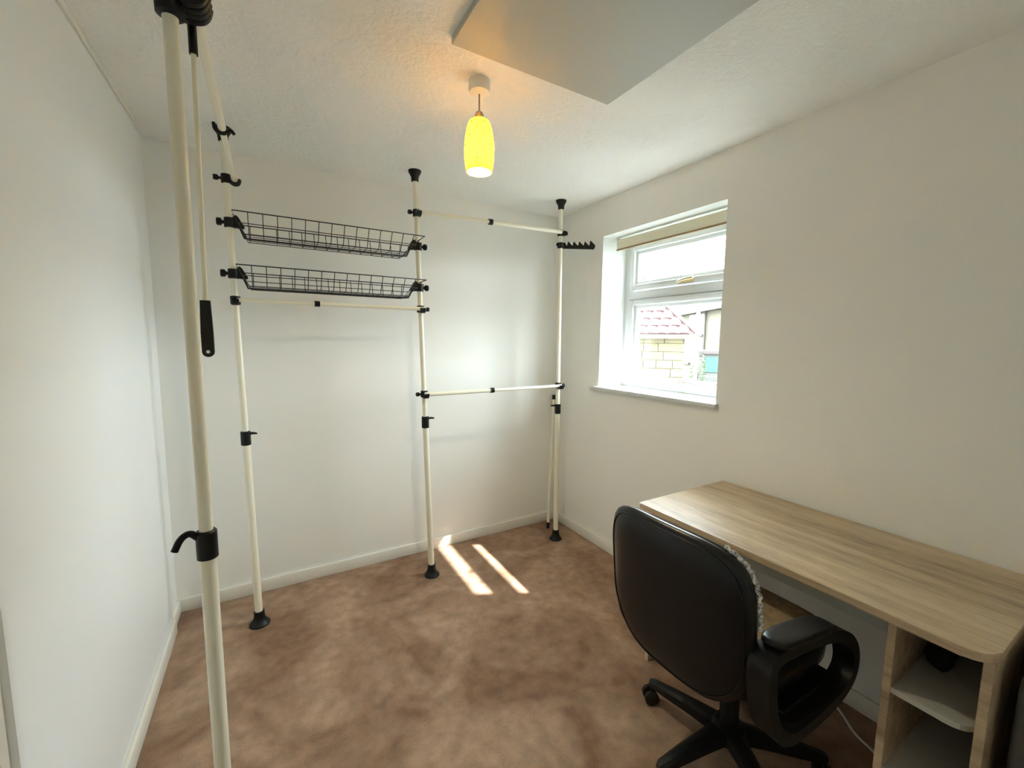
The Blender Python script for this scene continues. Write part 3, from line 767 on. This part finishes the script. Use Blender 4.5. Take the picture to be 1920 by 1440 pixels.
for r in range(8):
    s_ = r * te; frac = (s_ + te) / Ls
    umax = (gu1 + ov) + (Rg[1] - A_[1]).dot(eu) * frac; umin = max(gu0 - ov + (Rg[0] - A_[0]).dot(eu) * frac, -2.0)
    u = umax - tw / 2
    while u > umin:
        t = bpy.data.objects.new('tile', me); sc.collection.objects.link(t)
        p = O + eu * u + ev * (-ov) + Vector((0, 0, gz)) + sl_dir * s_
        Mx = Matrix((eu, sl_dir, nrm)).transposed().to_4x4(); Mx.translation = p
        t.parent = rf; t.matrix_parent_inverse = world_of(rf).inverted(); t.matrix_basis = Mx
        u -= tw
b = B(); wbox(b, gu0 - ov, gu1 + ov, -ov - .02, -ov + .01, gz - .10, gz + .01); obj('fascia_board', b, 'fascia', gar)
b = B(); pts = [A_[1] + Vector((0, 0, .03)), Rg[1] + Vector((0, 0, .03))]; tube(b, pts, .05, 8); obj('hip_ridge', b, 'tile', rf)

# pale house further away
h0, h1 = hz(50.5, 34.3, 0), hz(66, 18.5, 0); hd = (h1 - h0).normalized(); hn = Vector((hd.y, -hd.x, 0)); hn = -hn if hn.dot(h0) < 0 else hn
hl = (h1 - h0).length; ez = 3.45
hs = thing('pale_house', (h0 + h1) / 2 + Vector((0, 0, GZ)), 'pale cream house with windows beyond the stone garage', 'building')
def HP(u, v, z): p = h0 + hd * u + hn * v; return Vector((p.x, p.y, z))
def hbox(b, u0, u1, v0, v1, z0, z1):
    vs_ = [b.verts.new(HP(u, v, z)) for u in (u0, u1) for v in (v0, v1) for z in (z0, z1)]
    for f in [(0, 1, 3, 2), (4, 6, 7, 5), (0, 4, 5, 1), (2, 3, 7, 6), (0, 2, 6, 4), (1, 5, 7, 3)]: b.faces.new([vs_[i] for i in f])
b = B(); hbox(b, 0, hl, 0, 7, GZ, ez); obj('wall', b, 'render_wall', hs)
b = B(); vs_ = [b.verts.new(HP(u, v, z)) for u in (-.4, hl + .4) for v, z in ((-.45, ez - .05), (3.5, ez + 2.8), (7.45, ez - .05), (7.45, ez - .2), (-.45, ez - .2))]
for k in range(5): b.faces.new((vs_[k], vs_[(k + 1) % 5], vs_[5 + (k + 1) % 5], vs_[5 + k]))
b.faces.new(vs_[:5]); b.faces.new(vs_[5:][::-1]); hr = obj('roof', b, 'slate', hs)
b = B(); hbox(b, -.4, hl + .4, -.50, -.44, ez - .25, ez - .02); obj('gutter', b, 'fascia', hr)
def ray_u(az):      # position along the house front seen at this azimuth
    d_ = Vector((math.sin(math.radians(az)), math.cos(math.radians(az)), 0))
    den = d_.cross(hd).z; s_ = h0.cross(hd).z / den; return (d_ * s_ - h0).dot(hd)
for az, zc_, ww, hh_ in ((53.4, 2.55, 1.0, 1.2), (54.4, 2.5, .8, 1.2), (52.9, .9, 1.2, 1.6), (54.25, .95, .7, 1.5), (55.9, .9, .8, .9)):
    u = ray_u(az)
    b = B(); hbox(b, u - ww / 2, u + ww / 2, -.06, .02, zc_ - hh_ / 2, zc_ + hh_ / 2); wf = obj('window_frame', b, 'post', hs)
    for s_ in (-1, 1):
        b = B(); hbox(b, u + s_ * ww * .24 - ww * .19, u + s_ * ww * .24 + ww * .19, -.075, -.05, zc_ - hh_ * .42, zc_ + hh_ * .42); obj('pane', b, 'car_glass', wf)
    b = B(); hbox(b, u - ww / 2 - .1, u + ww / 2 + .1, -.16, 0, zc_ - hh_ / 2 - .12, zc_ - hh_ / 2); obj('window_ledge', b, 'fascia', wf)
u = ray_u(55.0); b = B(); tube(b, [HP(u, -.12, GZ), HP(u, -.12, ez - .1)], .07, 8); obj('drainpipe', b, 'fascia', hs)

# white lean-to with a green door
lt = hz(56.6, 15.2, GZ); eL = Vector((math.cos(math.radians(50)), -math.sin(math.radians(50)), 0)); vL = Vector((math.sin(math.radians(50)), math.cos(math.radians(50)), 0))
ln = thing('white_outbuilding', lt, 'low white outbuilding with a green door beyond the parked car', 'building')
def LB(b, u0, u1, v0, v1, z0, z1):
    vs_ = [b.verts.new(lt + eL * u + vL * v + Vector((0, 0, z - GZ))) for u in (u0, u1) for v in (v0, v1) for z in (z0, z1)]
    for f in [(0, 1, 3, 2), (4, 6, 7, 5), (0, 4, 5, 1), (2, 3, 7, 6), (0, 2, 6, 4), (1, 5, 7, 3)]: b.faces.new([vs_[i] for i in f])
b = B(); LB(b, -.56, 1.4, 0, 1.6, GZ, 1.05); obj('wall', b, 'pale_wall', ln)
b = B(); LB(b, -.70, 1.55, -.15, 1.75, 1.05, 1.15); obj('roof', b, 'slate', ln)
b = B(); LB(b, -.42, .18, -.04, .02, .45, .95); obj('door', b, 'green_door', ln)

# lamp post, shrub, tree
pp = hz(53.95, 9.0, GZ); b = B(); lathe(b, [(.05, GZ), (.05, GZ + .9), (.034, GZ + .95), (.030, GZ + 4.6)], (pp.x, pp.y, 0), 14)
props(obj('lamp_post', b, 'post', smooth=35), 'slim white lamp post outside the window', 'post')
def leafy(name, c, rad, n, label, cat, seed):
    rnd = random.Random(seed); t = thing(name, (c.x, c.y, GZ), label, cat); b = B()
    for _ in range(n):
        v = Vector((rnd.gauss(0, 1), rnd.gauss(0, 1), rnd.gauss(0, 1))).normalized() * rnd.uniform(.55, 1); q = c + Vector((v.x * rad[0], v.y * rad[1], v.z * rad[2]))
        a1 = Vector((rnd.uniform(-1, 1), rnd.uniform(-1, 1), rnd.uniform(-1, 1))).normalized(); a2 = a1.orthogonal().normalized(); s_ = rad[0] * .16
        b.faces.new([b.verts.new(q + a1 * s_), b.verts.new(q + a2 * s_ * .5), b.verts.new(q - a1 * s_), b.verts.new(q - a2 * s_ * .5)])
    obj('foliage', b, 'hedge', t)['kind'] = 'stuff'
    b = B(); tube(b, [(c.x, c.y, GZ), (c.x, c.y, c.z)], [rad[0] * .1, rad[0] * .05], 8); obj('stem', b, 'fascia', t)
leafy('shrub', hz(54.30, 14.6, .45), (.28, .28, .75), 420, 'small green shrub beside the white outbuilding', 'shrub', 3)
leafy('garden_tree', hz(51.6, 44.0, 4.1), (1.6, 1.6, 1.5), 700, 'green tree showing over the house roof', 'tree', 5)

# parked car
cp = hz(55.2, 13.2, GZ); cl_ = Vector((math.cos(math.radians(40)), -math.sin(math.radians(40)), 0)); cw = Vector((-cl_.y, cl_.x, 0))
car = thing('parked_car', cp, 'blue car parked outside in front of the outbuilding', 'car')
def CP(l, w_, z): return cp + cl_ * (l + 2.0) + cw * w_ + Vector((0, 0, z))
def cprism(b, poly, w0, w1, inset=0):
    a = [b.verts.new(CP(p[0], w0, p[1])) for p in poly]; c_ = [b.verts.new(CP(p[0], w1, p[1])) for p in poly]; n = len(poly)
    b.faces.new(a); b.faces.new(c_[::-1])
    for i in range(n): b.faces.new((a[i], a[(i + 1) % n], c_[(i + 1) % n], c_[i]))
b = B(); cprism(b, [(-2.0, .25), (-2.05, .65), (-1.9, .92), (-1.0, .98), (1.2, .98), (1.95, .85), (2.05, .5), (1.95, .25)], -.85, .85)
body = obj('body', b, 'car_blue', car)
b = B(); cprism(b, [(-1.6, .95), (-1.25, 1.30), (.05, 1.36), (.85, .97)], -.72, .72); cab = obj('cabin', b, 'car_glass', car)
b = B(); cprism(b, [(-1.27, 1.30), (-1.1, 1.36), (0, 1.41), (.1, 1.35)], -.73, .73); obj('roof_panel', b, 'car_blue', car)
for l in (-1.25, 1.3):
    for w_ in (-.8, .8):
        b = B(); tube(b, [CP(l, w_ - .09, .31), CP(l, w_ + .09, .31)], .31, 20); obj('wheel', b, 'black', car, smooth=40)
